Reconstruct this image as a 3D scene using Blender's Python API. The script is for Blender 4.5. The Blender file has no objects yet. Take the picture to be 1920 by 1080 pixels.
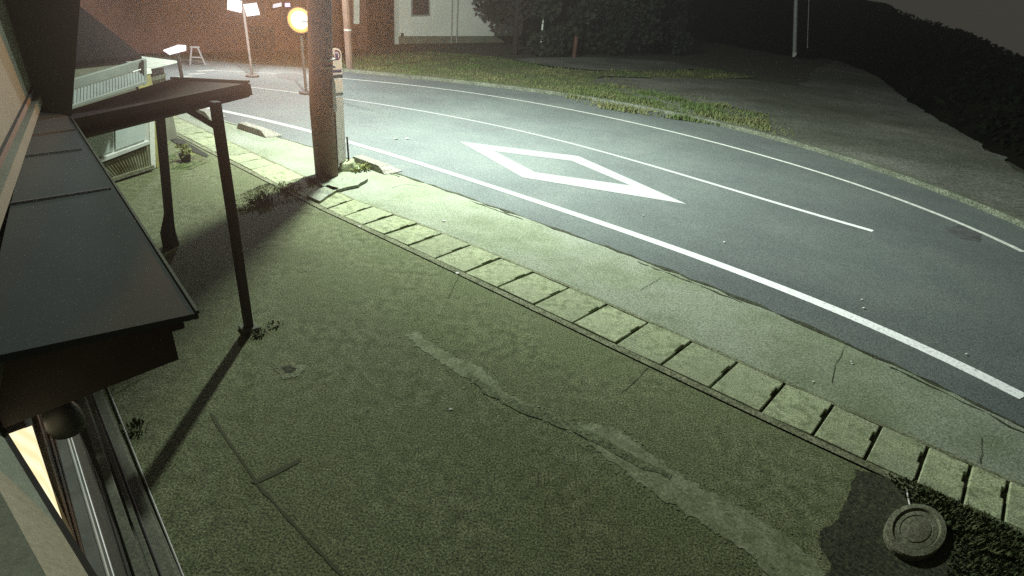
import bpy, bmesh, math, random
from mathutils import Vector, Matrix, noise as mnoise
random.seed(7)
S = bpy.context.scene
C = S.collection

# ------------------------------------------------------------------ camera
H = 3.3                                    # the camera hangs under the eave, 3.3 m up
FPX, PITCH, ROLL = 1050.0, math.radians(28), math.radians(5)
c_, s_ = math.cos(ROLL), math.sin(ROLL)
cp, sp = math.cos(PITCH), math.sin(PITCH)
RIGHT = Vector((c_, s_ * sp, s_ * cp))
UP = Vector((-s_, c_ * sp, c_ * cp))
FWD = Vector((0, cp, -sp))
cam_d = bpy.data.cameras.new("camera")
cam = bpy.data.objects.new("camera", cam_d); C.objects.link(cam)
cam_d.sensor_width = 36; cam_d.lens = FPX / 1920 * 36
cam_d.clip_start = .05; cam_d.clip_end = 1000
M = Matrix((RIGHT, UP, -FWD)).transposed().to_4x4(); M.translation = Vector((0, 0, H))
cam.matrix_world = M
S.camera = cam
LAMP_W, LAMP_P, LAMP_BASE, LAMP_SIGN = 22500, 1.15, .16, -1.0     # the street lamp: power, lobe, spill

# ------------------------------------------------------------------ night sky, exposure
w = bpy.data.worlds.new("World"); S.world = w; w.use_nodes = True
nt = w.node_tree; bg = nt.nodes["Background"]
bg.inputs[0].default_value = (.062, .060, .050, 1); bg.inputs[1].default_value = .78
S.view_settings.view_transform = 'Standard'; S.view_settings.look = 'None'
S.view_settings.exposure = 0; S.view_settings.gamma = 1
S.render.engine = 'CYCLES'
S.cycles.use_denoising = False
S.cycles.max_bounces = 5; S.cycles.volume_bounces = 0
S.cycles.sample_clamp_indirect = 1.2; S.cycles.sample_clamp_direct = 1.4

# ------------------------------------------------------------------ geometry helpers
U2 = Vector((.70711, -.70711, 0)); V2 = Vector((.70711, .70711, 0)); Z = Vector((0, 0, 1))
CAM = Vector((0, 0, H))
def uvz(u, v, z=0): return U2 * u + V2 * v + Z * z
def ray(x, y): return RIGHT * ((x - 960) / FPX) + UP * (-(y - 540) / FPX) + FWD
def G(x, y, z=0.0):
    r = ray(x, y); return CAM + r * ((z - H) / r.z)
def onplane(x, y, p, n):
    r = ray(x, y); return CAM + r * ((p - CAM).dot(n) / r.dot(n))
def atdist(x, y, d):
    r = ray(x, y); return CAM + r * (d / math.hypot(r.x, r.y))

class MB:
    def __init__(s): s.v = []; s.f = []
    def add(s, vs, fs):
        o = len(s.v); s.v += [Vector(q) for q in vs]; s.f += [tuple(i + o for i in f) for f in fs]; return s
    def hexa(s, q):           # 8 corners: bottom 4 ccw, top 4
        return s.add(q, [(3, 2, 1, 0), (4, 5, 6, 7), (0, 1, 5, 4), (1, 2, 6, 5), (2, 3, 7, 6), (3, 0, 4, 7)])
    def box(s, c, sx, sy, sz, ax=Vector((1, 0, 0)), ay=Vector((0, 1, 0)), az=Z):
        ax, ay, az = ax * (sx / 2), ay * (sy / 2), az * (sz / 2); c = Vector(c)
        return s.hexa([c - ax - ay - az, c + ax - ay - az, c + ax + ay - az, c - ax + ay - az,
                       c - ax - ay + az, c + ax - ay + az, c + ax + ay + az, c - ax + ay + az])
    def bar(s, a, b, wd, ht, up=Z):       # box along a->b
        a, b = Vector(a), Vector(b); d = (b - a).normalized(); sd = d.cross(up).normalized(); u = sd.cross(d)
        return s.box((a + b) / 2, (b - a).length, wd, ht, d, sd, u)
    def prism(s, pts, ext):   # polygon + extrusion vector
        n = len(pts); pts = [Vector(p) for p in pts]; ext = Vector(ext)
        return s.add(pts + [p + ext for p in pts],
                     [tuple(range(n))[::-1], tuple(range(n, 2 * n))] + [(i, (i + 1) % n, (i + 1) % n + n, i + n) for i in range(n)])
    def tube(s, pts, rad, n=10, caps=True):
        pts = [Vector(p) for p in pts]
        if not hasattr(rad, '__len__'): rad = [rad] * len(pts)
        rings = []
        for i, p in enumerate(pts):
            d = (pts[min(i + 1, len(pts) - 1)] - pts[max(i - 1, 0)]).normalized()
            a = d.orthogonal().normalized(); b = d.cross(a)
            if i and (a.dot(pa) < .9): a = (pa - d * pa.dot(d)).normalized(); b = d.cross(a)
            pa = a
            rings.append([p + a * (rad[i] * math.cos(2 * math.pi * k / n)) + b * (rad[i] * math.sin(2 * math.pi * k / n)) for k in range(n)])
        vs = [q for r in rings for q in r]; fs = []
        for i in range(len(pts) - 1):
            for k in range(n): fs.append((i * n + k, i * n + (k + 1) % n, (i + 1) * n + (k + 1) % n, (i + 1) * n + k))
        if caps: fs += [tuple(range(n))[::-1], tuple((len(pts) - 1) * n + k for k in range(n))]
        return s.add(vs, fs)
    def lathe(s, prof, c, n=40):
        c = Vector(c); vs = []; fs = []
        for r, z in prof:
            vs += [c + Vector((r * math.cos(2 * math.pi * k / n), r * math.sin(2 * math.pi * k / n), z)) for k in range(n)]
        for i in range(len(prof) - 1):
            for k in range(n): fs.append((i * n + k, i * n + (k + 1) % n, (i + 1) * n + (k + 1) % n, (i + 1) * n + k))
        fs += [tuple(range(n))[::-1], tuple((len(prof) - 1) * n + k for k in range(n))]
        return s.add(vs, fs)
    def build(s, name, mat, parent=None, bevel=0, smooth=False):
        me = bpy.data.meshes.new(name); 
        o_ = Vector((0, 0, 0))
        q_ = parent
        while q_ is not None: o_ += q_.location; q_ = q_.parent
        me.from_pydata([q - o_ for q in s.v], [], s.f); me.update()
        bm = bmesh.new(); bm.from_mesh(me); bmesh.ops.recalc_face_normals(bm, faces=bm.faces); bm.to_mesh(me); bm.free()
        if smooth:
            for p in me.polygons: p.use_smooth = True
        o = bpy.data.objects.new(name, me); C.objects.link(o)
        if mat: me.materials.append(mat)
        if parent is not None: o.parent = parent
        if bevel:
            b = o.modifiers.new("bevel", 'BEVEL'); b.width = bevel; b.segments = 2; b.limit_method = 'ANGLE'
        return o

def tag(o, label=None, cat=None, group=None, kind=None):
    if label: o["label"] = label
    if cat: o["category"] = cat
    if group: o["group"] = group
    if kind: o["kind"] = kind
    return o
def thing(name, loc, label, cat, group=None):
    o = bpy.data.objects.new(name, None); C.objects.link(o); o.location = Vector(loc); o.empty_display_size = .2
    return tag(o, label, cat, group)
def copy_tree(o, parent=None):
    q = o.copy(); C.objects.link(q)
    if parent is not None: q.parent = parent
    for ch in [k for k in list(C.objects) if k.parent == o]: copy_tree(ch, q)
    return q

def smooth_line(pts, n=6):
    P = [Vector(p) for p in pts]; out = []
    for i in range(len(P) - 1):
        a, b, c, d = P[max(i - 1, 0)], P[i], P[i + 1], P[min(i + 2, len(P) - 1)]
        for k in range(n):
            t = k / n
            out.append(.5 * ((2 * b) + (c - a) * t + (2 * a - 5 * b + 4 * c - d) * t * t + (3 * b - a - 3 * c + d) * t ** 3))
    out.append(P[-1]); return out
def fit_line(pix, n=60, deg=4):
    """smooth world curve through ground pixels (least squares, so that hand-read points do not wiggle)"""
    P = [G(*p) for p in pix]; import numpy as np
    t = [0.0]
    for a, b in zip(P, P[1:]): t.append(t[-1] + (b - a).length)
    deg = min(deg, len(P) - 1)
    fx = np.polyfit(t, [p.x for p in P], deg); fy = np.polyfit(t, [p.y for p in P], deg)
    return [Vector((float(np.polyval(fx, q)), float(np.polyval(fy, q)), 0)) for q in np.linspace(0, t[-1], n)]
def ribbon(pts, wd, z, jitter=0):
    mb = MB(); vs = []
    for i, p in enumerate(pts):
        d = (pts[min(i + 1, len(pts) - 1)] - pts[max(i - 1, 0)]); d.z = 0; d.normalize(); n = Vector((-d.y, d.x, 0))
        a = wd / 2 + random.uniform(-jitter, jitter); b = wd / 2 + random.uniform(-jitter, jitter)
        vs += [p + n * a + Z * z, p - n * b + Z * z]
    return mb.add(vs, [(2 * i, 2 * i + 1, 2 * i + 3, 2 * i + 2) for i in range(len(pts) - 1)])
def side_offset(pts, d):
    out = []
    for i, p in enumerate(pts):
        t = (pts[min(i + 1, len(pts) - 1)] - pts[max(i - 1, 0)]); t.z = 0; t.normalize()
        out.append(p + Vector((-t.y, t.x, 0)) * d)
    return out
def band(a, b, za, zb=None):
    zb = za if zb is None else zb; n = min(len(a), len(b)); vs = []
    for p, q in zip(a, b): vs += [Vector((p.x, p.y, za)), Vector((q.x, q.y, zb))]
    return MB().add(vs, [(2 * i, 2 * i + 1, 2 * i + 3, 2 * i + 2) for i in range(n - 1)])
def jag(pts, step=.25, amp=.05, closed=True):
    out = []; n = len(pts)
    for i in range(n if closed else n - 1):
        a, b = pts[i], pts[(i + 1) % n]; k = max(1, int((b - a).length / step))
        for j in range(k):
            p = a.lerp(b, j / k)
            if j: p = p + Vector((random.uniform(-amp, amp), random.uniform(-amp, amp), 0))
            out.append(p)
    if not closed: out.append(pts[-1])
    return out
def sheet(name, pts, z, mat, thick=0):
    bm = bmesh.new(); vs = [bm.verts.new((p.x, p.y, z)) for p in pts]; f = bm.faces.new(vs)
    if f.normal.z < 0: f.normal_flip()
    if thick:
        r = bmesh.ops.extrude_face_region(bm, geom=[f])
        for q in r['geom']:
            if isinstance(q, bmesh.types.BMVert): q.co.z -= thick
    bmesh.ops.triangulate(bm, faces=bm.faces[:]); bmesh.ops.recalc_face_normals(bm, faces=bm.faces)
    me = bpy.data.meshes.new(name); bm.to_mesh(me); bm.free()
    if not thick:
        for p in me.polygons:
            if p.normal.z < 0: me.flip_normals(); break
    o = bpy.data.objects.new(name, me); C.objects.link(o); me.materials.append(mat); return o
def inside(p, poly):
    r = False; n = len(poly)
    for i in range(n):
        a, b = poly[i], poly[i - 1]
        if (a.y > p.y) != (b.y > p.y) and p.x < (b.x - a.x) * (p.y - a.y) / (b.y - a.y) + a.x: r = not r
    return r

# ------------------------------------------------------------------ materials
def col(c): return (c[0], c[1], c[2], 1)
def mat(name, c1, c2=None, scale=1.0, rough=.85, speck=None, bump=.0, bscale=80, metal=0, spec=.3, c3=None, s3=.35, rnd=0, lo=.38, hi=.62, sp_lo=.35, sp_hi=.65, spw=.7):
    """weathered surface: patches (c1/c2), wide stains (c3), fine aggregate speckle, bump"""
    m = bpy.data.materials.new(name); m.use_nodes = True; n = m.node_tree.nodes; l = m.node_tree.links
    b = n["Principled BSDF"]; b.inputs["Roughness"].default_value = rough; b.inputs["Metallic"].default_value = metal
    b.inputs["Specular IOR Level"].default_value = spec
    g = n.new("ShaderNodeNewGeometry"); pos = g.outputs["Position"]
    def nz(sc, det=4, r=.6):
        q = n.new("ShaderNodeTexNoise"); q.inputs["Scale"].default_value = sc; q.inputs["Detail"].default_value = det
        q.inputs["Roughness"].default_value = r; l.new(pos, q.inputs["Vector"]); return q.outputs["Fac"]
    def mix(fac, a, bb, mode='MIX'):
        q = n.new("ShaderNodeMix"); q.data_type = 'RGBA'; q.blend_type = mode
        for s, v in ((q.inputs[0], fac), (q.inputs[6], a), (q.inputs[7], bb)):
            if hasattr(v, 'is_linked'): l.new(v, s)
            elif isinstance(v, tuple): s.default_value = v
            else: s.default_value = v
        return q.outputs[2]
    def rng(v, a, bb, to0=0., to1=1.):
        q = n.new("ShaderNodeMapRange"); l.new(v, q.inputs[0]); q.inputs[1].default_value = a; q.inputs[2].default_value = bb
        q.inputs[3].default_value = to0; q.inputs[4].default_value = to1; return q.outputs[0]
    cur = col(c1)
    if c2: cur = mix(rng(nz(scale, 6, .65), lo, hi), cur, col(c2))
    if c3: cur = mix(rng(nz(s3, 5, .6), .42, .66), cur, col(c3))
    if speck:
        s = rng(nz(speck, 3, .75), sp_lo, sp_hi, 1 - spw, 1 + spw)
        cur = mix(1.0, cur, s, 'MULTIPLY')
        cur = mix(1.0, cur, rng(nz(speck * 2.6, 2, .6), .35, .65, 1 - spw * .6, 1 + spw * .6), 'MULTIPLY')
    if rnd:
        oi = n.new("ShaderNodeObjectInfo"); cur = mix(1.0, cur, rng(oi.outputs["Random"], 0, 1, 1 - rnd, 1 + rnd), 'MULTIPLY')
    if hasattr(cur, 'is_linked'): l.new(cur, b.inputs["Base Color"])
    else: b.inputs["Base Color"].default_value = cur
    if bump:
        bp = n.new("ShaderNodeBump"); bp.inputs["Strength"].default_value = bump; bp.inputs["Distance"].default_value = .02
        l.new(nz(bscale, 4, .7), bp.inputs["Height"]); l.new(bp.outputs[0], b.inputs["Normal"])
    return m
def emis(name, c, st):
    m = bpy.data.materials.new(name); m.use_nodes = True; b = m.node_tree.nodes["Principled BSDF"]
    b.inputs["Base Color"].default_value = (.05, .05, .05, 1); b.inputs["Emission Color"].default_value = col(c); b.inputs["Emission Strength"].default_value = st
    if st > 5: m.cycles.emission_sampling = 'NONE'     # the lamp behind the lens does the lighting
    return m

m_soil = mat("soil", (.030, .034, .018), (.055, .055, .032), 1.5, .95, 25, .3)
m_road = mat("asphalt", (.082, .099, .092), (.097, .112, .103), .8, .75, 60, .3, 140, c3=(.072, .083, .080), s3=.45, spw=.55)
m_paint = mat("road_paint", (.78, .80, .78), (.26, .27, .26), 26, .6, 60, .1, spw=.15, lo=.50, hi=.74)
m_paint_worn = mat("worn_paint", (.62, .64, .58), (.40, .42, .38), 9, .7, 60, .1, spw=.2)
m_walk = mat("pavement_concrete", (.185, .214, .142), (.135, .160, .098), 1.6, .9, 45, .3, 110, c3=(.215, .238, .185), s3=.7, spw=.45)
m_fore = mat("forecourt_concrete", (.150, .170, .086), (.076, .091, .040), 9, .92, 62, .35, 85, c3=(.108, .128, .058), s3=1.1, spw=.72, lo=.40, hi=.64, sp_lo=.40, sp_hi=.62)
m_patch = mat("mortar_patch", (.215, .24, .142), (.125, .145, .076), 7, .92, 40, .3, spw=.35)
m_cover = mat("cover_concrete", (.290, .325, .192), (.128, .152, .078), 9, .9, 70, .35, 90, c3=(.235, .262, .165), s3=1.6, rnd=.16, spw=.55, lo=.45, hi=.66)
m_gut = mat("gutter_concrete", (.17, .18, .11), (.10, .11, .06), 6, .92, 45, .3)
m_gap = mat("gutter_dark", (.018, .02, .012), None, rough=.95)
m_crack = mat("crack_dirt", (.016, .019, .010), (.05, .055, .03), 9, .95, 40, .4)
m_gravel = mat("gravel", (.14, .145, .12), (.07, .075, .058), .35, .95, 14, .5, 25, c3=(.045, .052, .032), s3=.13, spw=.5)
m_grass = mat("grass_blades", (.034, .068, .013), (.058, .076, .021), 1.2, .8, None, 0, rnd=.1, c3=(.095, .095, .038), s3=.28)
m_gbase = mat("grass_soil", (.055, .085, .022), (.09, .09, .042), 1.2, .95, 12, .3)
m_weed = mat("weeds", (.045, .065, .022), (.080, .092, .036), 6, .85)
m_weedlit = mat("pale_weeds", (.12, .16, .04), (.18, .18, .06), 9, .85)
m_leaf = mat("dark_leaves", (.006, .010, .004), (.014, .018, .008), .9, .8)
m_bark = mat("bark", (.014, .011, .009), (.022, .017, .012), 8, .95)
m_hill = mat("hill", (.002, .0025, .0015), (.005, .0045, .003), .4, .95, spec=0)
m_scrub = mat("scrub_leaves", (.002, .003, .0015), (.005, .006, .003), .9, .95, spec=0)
m_pole = mat("glare_browned_concrete", (.105, .070, .050), (.07, .047, .034), 4, .85, 30, .2, c3=(.13, .09, .066), s3=1.0, spw=.3)  # concrete with the brown of the lamp glare put into its colour
m_roof = mat("canopy_sheet", (.046, .056, .050), (.039, .048, .043), 1.2, .85, None, .0, spec=.04)
m_dark = mat("dark_timber", (.035, .030, .024), (.022, .020, .016), 4, .8)
m_darkwood = mat("brown_timber", (.125, .092, .066), (.075, .057, .042), 6, .8)
m_post = mat("dark_steel", (.040, .036, .030), (.028, .024, .02), 8, .6)
m_wall = mat("house_plaster", (.20, .21, .155), (.17, .18, .13), 2.5, .9, 60, .15, spw=.15)
m_wallshade = mat("house_side_shaded", (.115, .13, .10), (.095, .105, .08), 3, .9, 60, .1, spw=.15)  # darker wall colour: shade of the unlit projecting wall is painted in
m_sash = mat("aluminium_sash", (.22, .23, .20), (.16, .17, .14), 12, .4, spec=.5)
m_bronze = mat("bronze_sash", (.105, .098, .07), (.13, .12, .085), 10, .5)
m_plinth = mat("plinth", (.095, .105, .07), (.13, .14, .10), 3, .9, 40, .2, spw=.3)
m_panel = mat("wall_panel", (.25, .27, .20), (.21, .23, .17), 2, .9, 60, .1, spw=.12)
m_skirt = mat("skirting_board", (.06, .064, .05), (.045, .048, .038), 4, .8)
m_white = mat("white_siding", (.70, .73, .64), (.62, .65, .57), .6, .85, 30, 0, spw=.1)
m_found = mat("foundation", (.16, .17, .12), (.12, .125, .09), 2, .9)
m_glassdark = mat("dark_glass", (.025, .028, .028), None, rough=.2, spec=.5)
m_cyan = mat("curtained_glass", (.30, .37, .33), (.38, .44, .40), 3, .5, spec=.4)
m_frosted = mat("frosted_glass", (.46, .53, .50), (.40, .47, .43), 3, .4, spec=.4)
m_offwhite = mat("offwhite_paint", (.55, .58, .52), (.45, .48, .42), 5, .6)
m_corr = mat("corrugated_sheet", (.36, .38, .27), (.27, .27, .16), 4, .6, c3=(.10, .10, .035), s3=2.2)
m_awn = mat("awning_sheet", (.17, .20, .18), (.12, .145, .13), 4, .55)
m_awnb = mat("gutter_paint", (.26, .29, .25), (.20, .23, .20), 3, .6)
m_block = mat("ramp_concrete", (.24, .24, .20), (.16, .15, .12), 6, .9, 40, .25)
m_brown = mat("brown_building", (.09, .045, .03), (.06, .032, .024), .8, .9)
m_tile = mat("dark_roof", (.007, .007, .007), (.010, .010, .009), 2, .95, spec=.05)
m_signw = mat("sign_white", (.70, .70, .64), (.60, .60, .54), 8, .5)
def translucent(m, f):      # thin acrylic board: light from behind shows through
    n = m.node_tree.nodes; l = m.node_tree.links; b = n["Principled BSDF"]; t = n.new("ShaderNodeBsdfTranslucent"); mx = n.new("ShaderNodeMixShader"); mx.inputs[0].default_value = f
    t.inputs[0].default_value = (.80, .80, .76, 1)
    l.new(b.outputs[0], mx.inputs[1]); l.new(t.outputs[0], mx.inputs[2]); l.new(mx.outputs[0], n["Material Output"].inputs["Surface"]); return m
translucent(m_signw, .6)
m_signr = mat("sign_red", (.34, .09, .12), None, rough=.5)
m_signp = mat("sign_violet", (.20, .14, .30), None, rough=.5)
m_steel = mat("galvanised", (.30, .31, .29), (.22, .23, .21), 10, .5, spec=.5)
m_dimsteel = mat("grey_tube", (.09, .09, .085), (.07, .07, .065), 10, .7)
m_rust = mat("rusty_post", (.09, .045, .03), (.06, .03, .02), 8, .9)
m_yellow = mat("mossy_block", (.32, .30, .10), (.22, .21, .09), 7, .9)
m_pebble = mat("pebble", (.55, .56, .50), None, rough=.8)
m_lidrust = mat("mossy_concrete", (.17, .18, .12), (.11, .12, .07), 9, .95, 50, .4, c3=(.12, .11, .07), s3=3.0, spw=.5)

# ------------------------------------------------------------------ ground, road, markings (structure)
def struct(o): return tag(o, kind="structure")
hill_base_px = [(1530, 105), (1620, 132), (1680, 172), (1740, 213), (1820, 262), (1920, 318), (2060, 395), (2250, 500)]
hb = [G(*p) for p in hill_base_px]
gp = [Vector((-70, -25, 0)), Vector((-70, 85, 0)), Vector((0, 85, 0))] + [p + p.normalized() * 2 for p in hb] + [Vector((14, -10, 0)), Vector((10, -25, 0))]
struct(sheet("ground", gp, -.03, m_soil))

edge_px = [(345, 200), (415, 225), (442, 232), (525, 256), (590, 275), (735, 325), (780, 338), (900, 378), (1000, 415), (1100, 450), (1200, 485), (1300, 523), (1380, 555), (1500, 605), (1600, 652), (1700, 697), (1800, 743), (1920, 800)]
kerb_px = [(582, 127), (700, 140), (860, 155), (995, 171), (1160, 196), (1335, 232), (1380, 243), (1510, 280), (1610, 311), (1760, 355), (1920, 430)]
near_edge = fit_line(edge_px, 90, 5)
dirn = (near_edge[-1] - near_edge[-2]).normalized(); near_edge += [near_edge[-1] + dirn * 4]
far_edge = fit_line(kerb_px, 90, 4)
dirn = (far_edge[-1] - far_edge[-2]).normalized(); far_edge_x = far_edge + [far_edge[-1] + dirn * 6]
# road: its left end runs on past the neighbour's house
left_ext = [G(345, 200) + Vector((-6, 2.2, 0)), G(345, 200) + Vector((-25, 8, 0))]
left_far = [far_edge[0] + Vector((-6, -.6, 0)), far_edge[0] + Vector((-30, -2.0, 0))]
road_poly = [left_ext[1], left_ext[0]] + near_edge + far_edge_x[::-1] + left_far
struct(sheet("road", road_poly, -.012, m_road))

line_near = fit_line([(360, 196), (420, 208), (480, 221), (600, 250), (735, 289), (850, 326), (960, 363), (1085, 402), (1210, 445), (1340, 492), (1460, 534), (1600, 596), (1760, 667), (1920, 741)], 90, 5)
line_mid = fit_line([(465, 163), (585, 175), (650, 187), (800, 210), (960, 241), (1110, 277), (1260, 322), (1410, 367), (1560, 410), (1637, 432)], 60, 4)
line_far = fit_line([(407, 132), (500, 137), (582, 142), (642, 147), (780, 160), (860, 171), (990, 190), (1110, 212), (1240, 244), (1335, 265), (1460, 298), (1610, 346), (1760, 403), (1920, 471)], 90, 5)
struct(ribbon(line_near, .19, -.007).build("road_marking", m_paint))
struct(ribbon(line_mid, .13, -.007).build("road_marking", m_paint))
struct(ribbon(line_far, .12, -.007).build("road_marking", m_paint_worn))
# diamond (a crossing ahead)
outer = [G(860, 264), G(1085, 292), G(1288, 382), G(980, 332)]
inner = [G(928, 283), G(1072, 301), G(1182, 347), G(1003, 322)]
mb = MB(); vs = [p + Z * -.007 for p in outer + inner]
mb.add(vs, [(i, (i + 1) % 4, (i + 1) % 4 + 4, i + 4) for i in range(4)])
struct(mb.build("road_marking", m_paint))
for a, b in (((368, 133), (404, 131)), ((352, 139), (384, 137)), ((330, 145), (360, 142))):
    struct(ribbon([G(*a), G(*b)], .28, -.007).build("road_marking", m_paint_worn))

# concrete pavement between road and gutter
cov = [((613, 391), (658, 376)), ((644, 406), (703, 388)), ((680, 423), (740, 403)), ((720, 441), (784, 421)), ((764, 463), (833, 438)), ((817, 486), (882, 461)), ((872, 512), (936, 484)), ((929, 540), (1000, 510)), ((995, 572), (1067, 540)), ((1072, 607), (1137, 571)), ((1153, 645), (1213, 604)), ((1240, 684), (1297, 641)), ((1332, 730), (1385, 680)), ((1430, 773), (1475, 720)), ((1524, 824), (1568, 757)), ((1620, 866), (1652, 800)), ((1713, 908), (1738, 838)), ((1800, 944), (1817, 874)), ((1880, 976), (1891, 902))]
nearP = [G(*a) for a, b in cov]; farP = [G(*b) for a, b in cov]
import numpy as np
kk = np.arange(len(cov))
def fitk(P, d=3):
    fx = np.polyfit(kk, [p.x for p in P], d); fy = np.polyfit(kk, [p.y for p in P], d)
    return lambda k: Vector((float(np.polyval(fx, k)), float(np.polyval(fy, k)), 0))
fn, ff = fitk(nearP), fitk(farP)
d0n = (fn(.0) - fn(1)); d0f = (ff(0) - ff(1)); dEn = fn(18) - fn(17); dEf = ff(18) - ff(17)
far_dir = (G(330, 248) - G(575, 372)).normalized()
def kn(k):
    if k < 0: return fn(0) + far_dir * (-k * .50)
    if k > 18: return fn(18) + dEn * (k - 18)
    return fn(k)
def kf(k):
    if k < 0:
        t = min(1, -k / 4); w0 = (ff(0) - fn(0)); return kn(k) + w0 + far_dir * 0
    if k > 18: return ff(18) + dEf * (k - 18)
    return ff(k)
ks = [i * .25 for i in range(-88, 100)]
nl = [kn(k) for k in ks]; fl = [kf(k) for k in ks]
fl_out = [p + (p - q).normalized() * .05 for p, q in zip(fl, nl)]      # gutter wall on the road side
nl_out = [p + (p - q).normalized() * .11 for p, q in zip(nl, fl)]      # gutter wall on the house side
walk_poly = [p for p in fl_out] + [p for p in reversed(near_edge)] + [left_ext[0], left_ext[1]]
struct(sheet("pavement", walk_poly, -.004, m_walk))
# gutter walls and floor
struct(band(fl_out, [p.lerp(q, 0) for p, q in zip(fl, nl)], .004).build("gutter_edge", m_gut))
gw_a = [p.lerp(q, .18) for p, q in zip(nl_out, nl)]
struct(band(gw_a, nl, .006).build("gutter_edge", m_gut))
struct(band(nl, fl, -.10).build("gutter_floor", m_gap))
struct(band(nl, nl, .006, -.10).build("gutter_edge", m_gut)); struct(band(fl, fl, .004, -.10).build("gutter_edge", m_gut))
struct(band(nl_out, gw_a, -.015).build("gutter_joint", m_gap))
# forecourt
house_line = [uvz(-60, .9), uvz(-10, .30), uvz(-5.3, .0), uvz(3, 0), uvz(9, -.6)]
fore_poly = nl_out + [p for p in reversed(house_line)]
struct(sheet("forecourt", fore_poly, 0, m_fore))

# rough joint where the asphalt meets the concrete
cr = jag(near_edge[28:], .12, .03, False)
struct(ribbon(cr, .055, .001, .034).build("asphalt_edge", m_crack))
for i0 in range(4, len(cr) - 14, 17):
    seg = side_offset(cr[i0:i0 + random.randint(5, 12)], random.choice((-.09, .07, -.14)))
    if len(seg) > 3: struct(ribbon(jag(seg, .08, .025, False), .022, .002, .012).build("asphalt_edge", m_crack))
cr2 = fit_line([(415, 227), (525, 258), (590, 277), (640, 290)], 20, 3)
struct(ribbon(jag(cr2, .2, .02, False), .03, .001, .012).build("asphalt_edge", m_crack))

# mortar patch, joints, soil corner
mp_top = [(760, 628), (780, 622), (800, 640), (850, 668), (905, 692), (945, 735), (985, 752), (1060, 790), (1150, 800), (1230, 860), (1300, 905), (1400, 960), (1480, 1010), (1530, 1055), (1560, 1090)]
mp_bot = [(1450, 1090), (1400, 1035), (1280, 960), (1190, 900), (1120, 845), (1085, 815), (1020, 790), (950, 757), (900, 728), (850, 695), (790, 655)]
mpo = jag([G(*p) for p in mp_top + mp_bot], .03, .022)
struct(sheet("mortar_patch", mpo, .004, m_patch))
mb = MB(); rq = random.Random(77)                     # crumbs along its ragged edge
for p in mpo:
    for k in range(1):
        q = p + Vector((rq.gauss(0, .045), rq.gauss(0, .045), .0)); r = rq.uniform(.004, .016); n = rq.randint(5, 7)
        mb.add([q + Vector((math.cos(6.283 * i / n) * r * rq.uniform(.6, 1.4), math.sin(6.283 * i / n) * r * rq.uniform(.6, 1.4), .0055 + .0001 * k)) for i in range(n)], [tuple(range(n))])
tag(mb.build("mortar_crumbs", m_patch), kind="stuff")
m_streak = mat("patch_dirt", (.085, .10, .05), (.12, .14, .075), 6, .95, 40, .3)
struct(sheet("mortar_streak", jag([G(*p) for p in [(880, 700), (930, 735), (1000, 765), (1080, 795), (1180, 850), (1260, 890), (1255, 900), (1170, 862), (1070, 808), (990, 780), (920, 745), (875, 708)]], .08, .02), .008, m_streak))
m_blot = mat("concrete_blotch", (.165, .185, .11), (.115, .13, .07), 5, .95, 40, .3)
struct(sheet("mortar_patch", jag([G(*p) for p in [(515, 690), (545, 680), (575, 688), (560, 705), (530, 712)]], .03, .02), .004, m_blot))
struct(sheet("soil_hole", jag([G(*p) for p in [(530, 690), (545, 686), (556, 692), (548, 699), (536, 699)]], .04, .012), .008, m_crack))
m_joint = mat("joint_dirt", (.062, .072, .036), None, rough=.95)
struct(ribbon(jag(smooth_line([G(395, 775), G(470, 890), G(520, 950), G(590, 1025), G(650, 1090)], 4), .2, .008, False), .018, .004, .006).build("concrete_joint", m_joint))
struct(sheet("dirt_mark", jag([G(*p) for p in [(470, 905), (520, 880), (566, 858), (560, 868), (520, 890), (480, 908)]], .1, .008), .005, m_joint))
for pl in ([(1165, 735), (1190, 715), (1215, 690)], [(840, 560), (862, 515), (868, 513)], [(205, 745), (245, 722), (280, 705)]):
    struct(ribbon(jag([G(*p) for p in pl], .08, .012, False), .008, .0045, .003).build("concrete_joint", m_joint))
for pl in ([(1582, 652), (1565, 690), (1560, 720)], [(1200, 545), (1240, 520)], [(800, 350), (760, 345), (735, 352)], [(1838, 870), (1840, 820)]):
    struct(ribbon(jag([G(*p) for p in pl], .08, .012, False), .006, .0025, .002).build("concrete_joint", m_crack))
soil_px = [(1606, 880), (1660, 895), (1720, 925), (1800, 965), (1880, 1000), (2000, 1060), (2100, 1160), (1500, 1160), (1540, 1090), (1560, 1060), (1535, 1020), (1540, 995), (1570, 975), (1590, 930)]
soil_poly = [G(*p) for p in soil_px]
m_dampsoil = mat("damp_soil", (.030, .034, .018), (.044, .048, .026), 2.5, .95, 35, .4)
struct(sheet("soil_bed", jag(soil_poly, .03, .014), .005, m_dampsoil))
# oil stain on the road
struct(sheet("road_stain", jag([G(*p) for p in [(1770, 425), (1800, 420), (1840, 438), (1838, 452), (1800, 446)]], .15, .05), -.008, mat("stain", (.045, .047, .045), (.075, .08, .08), 5, .8)))

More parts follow.
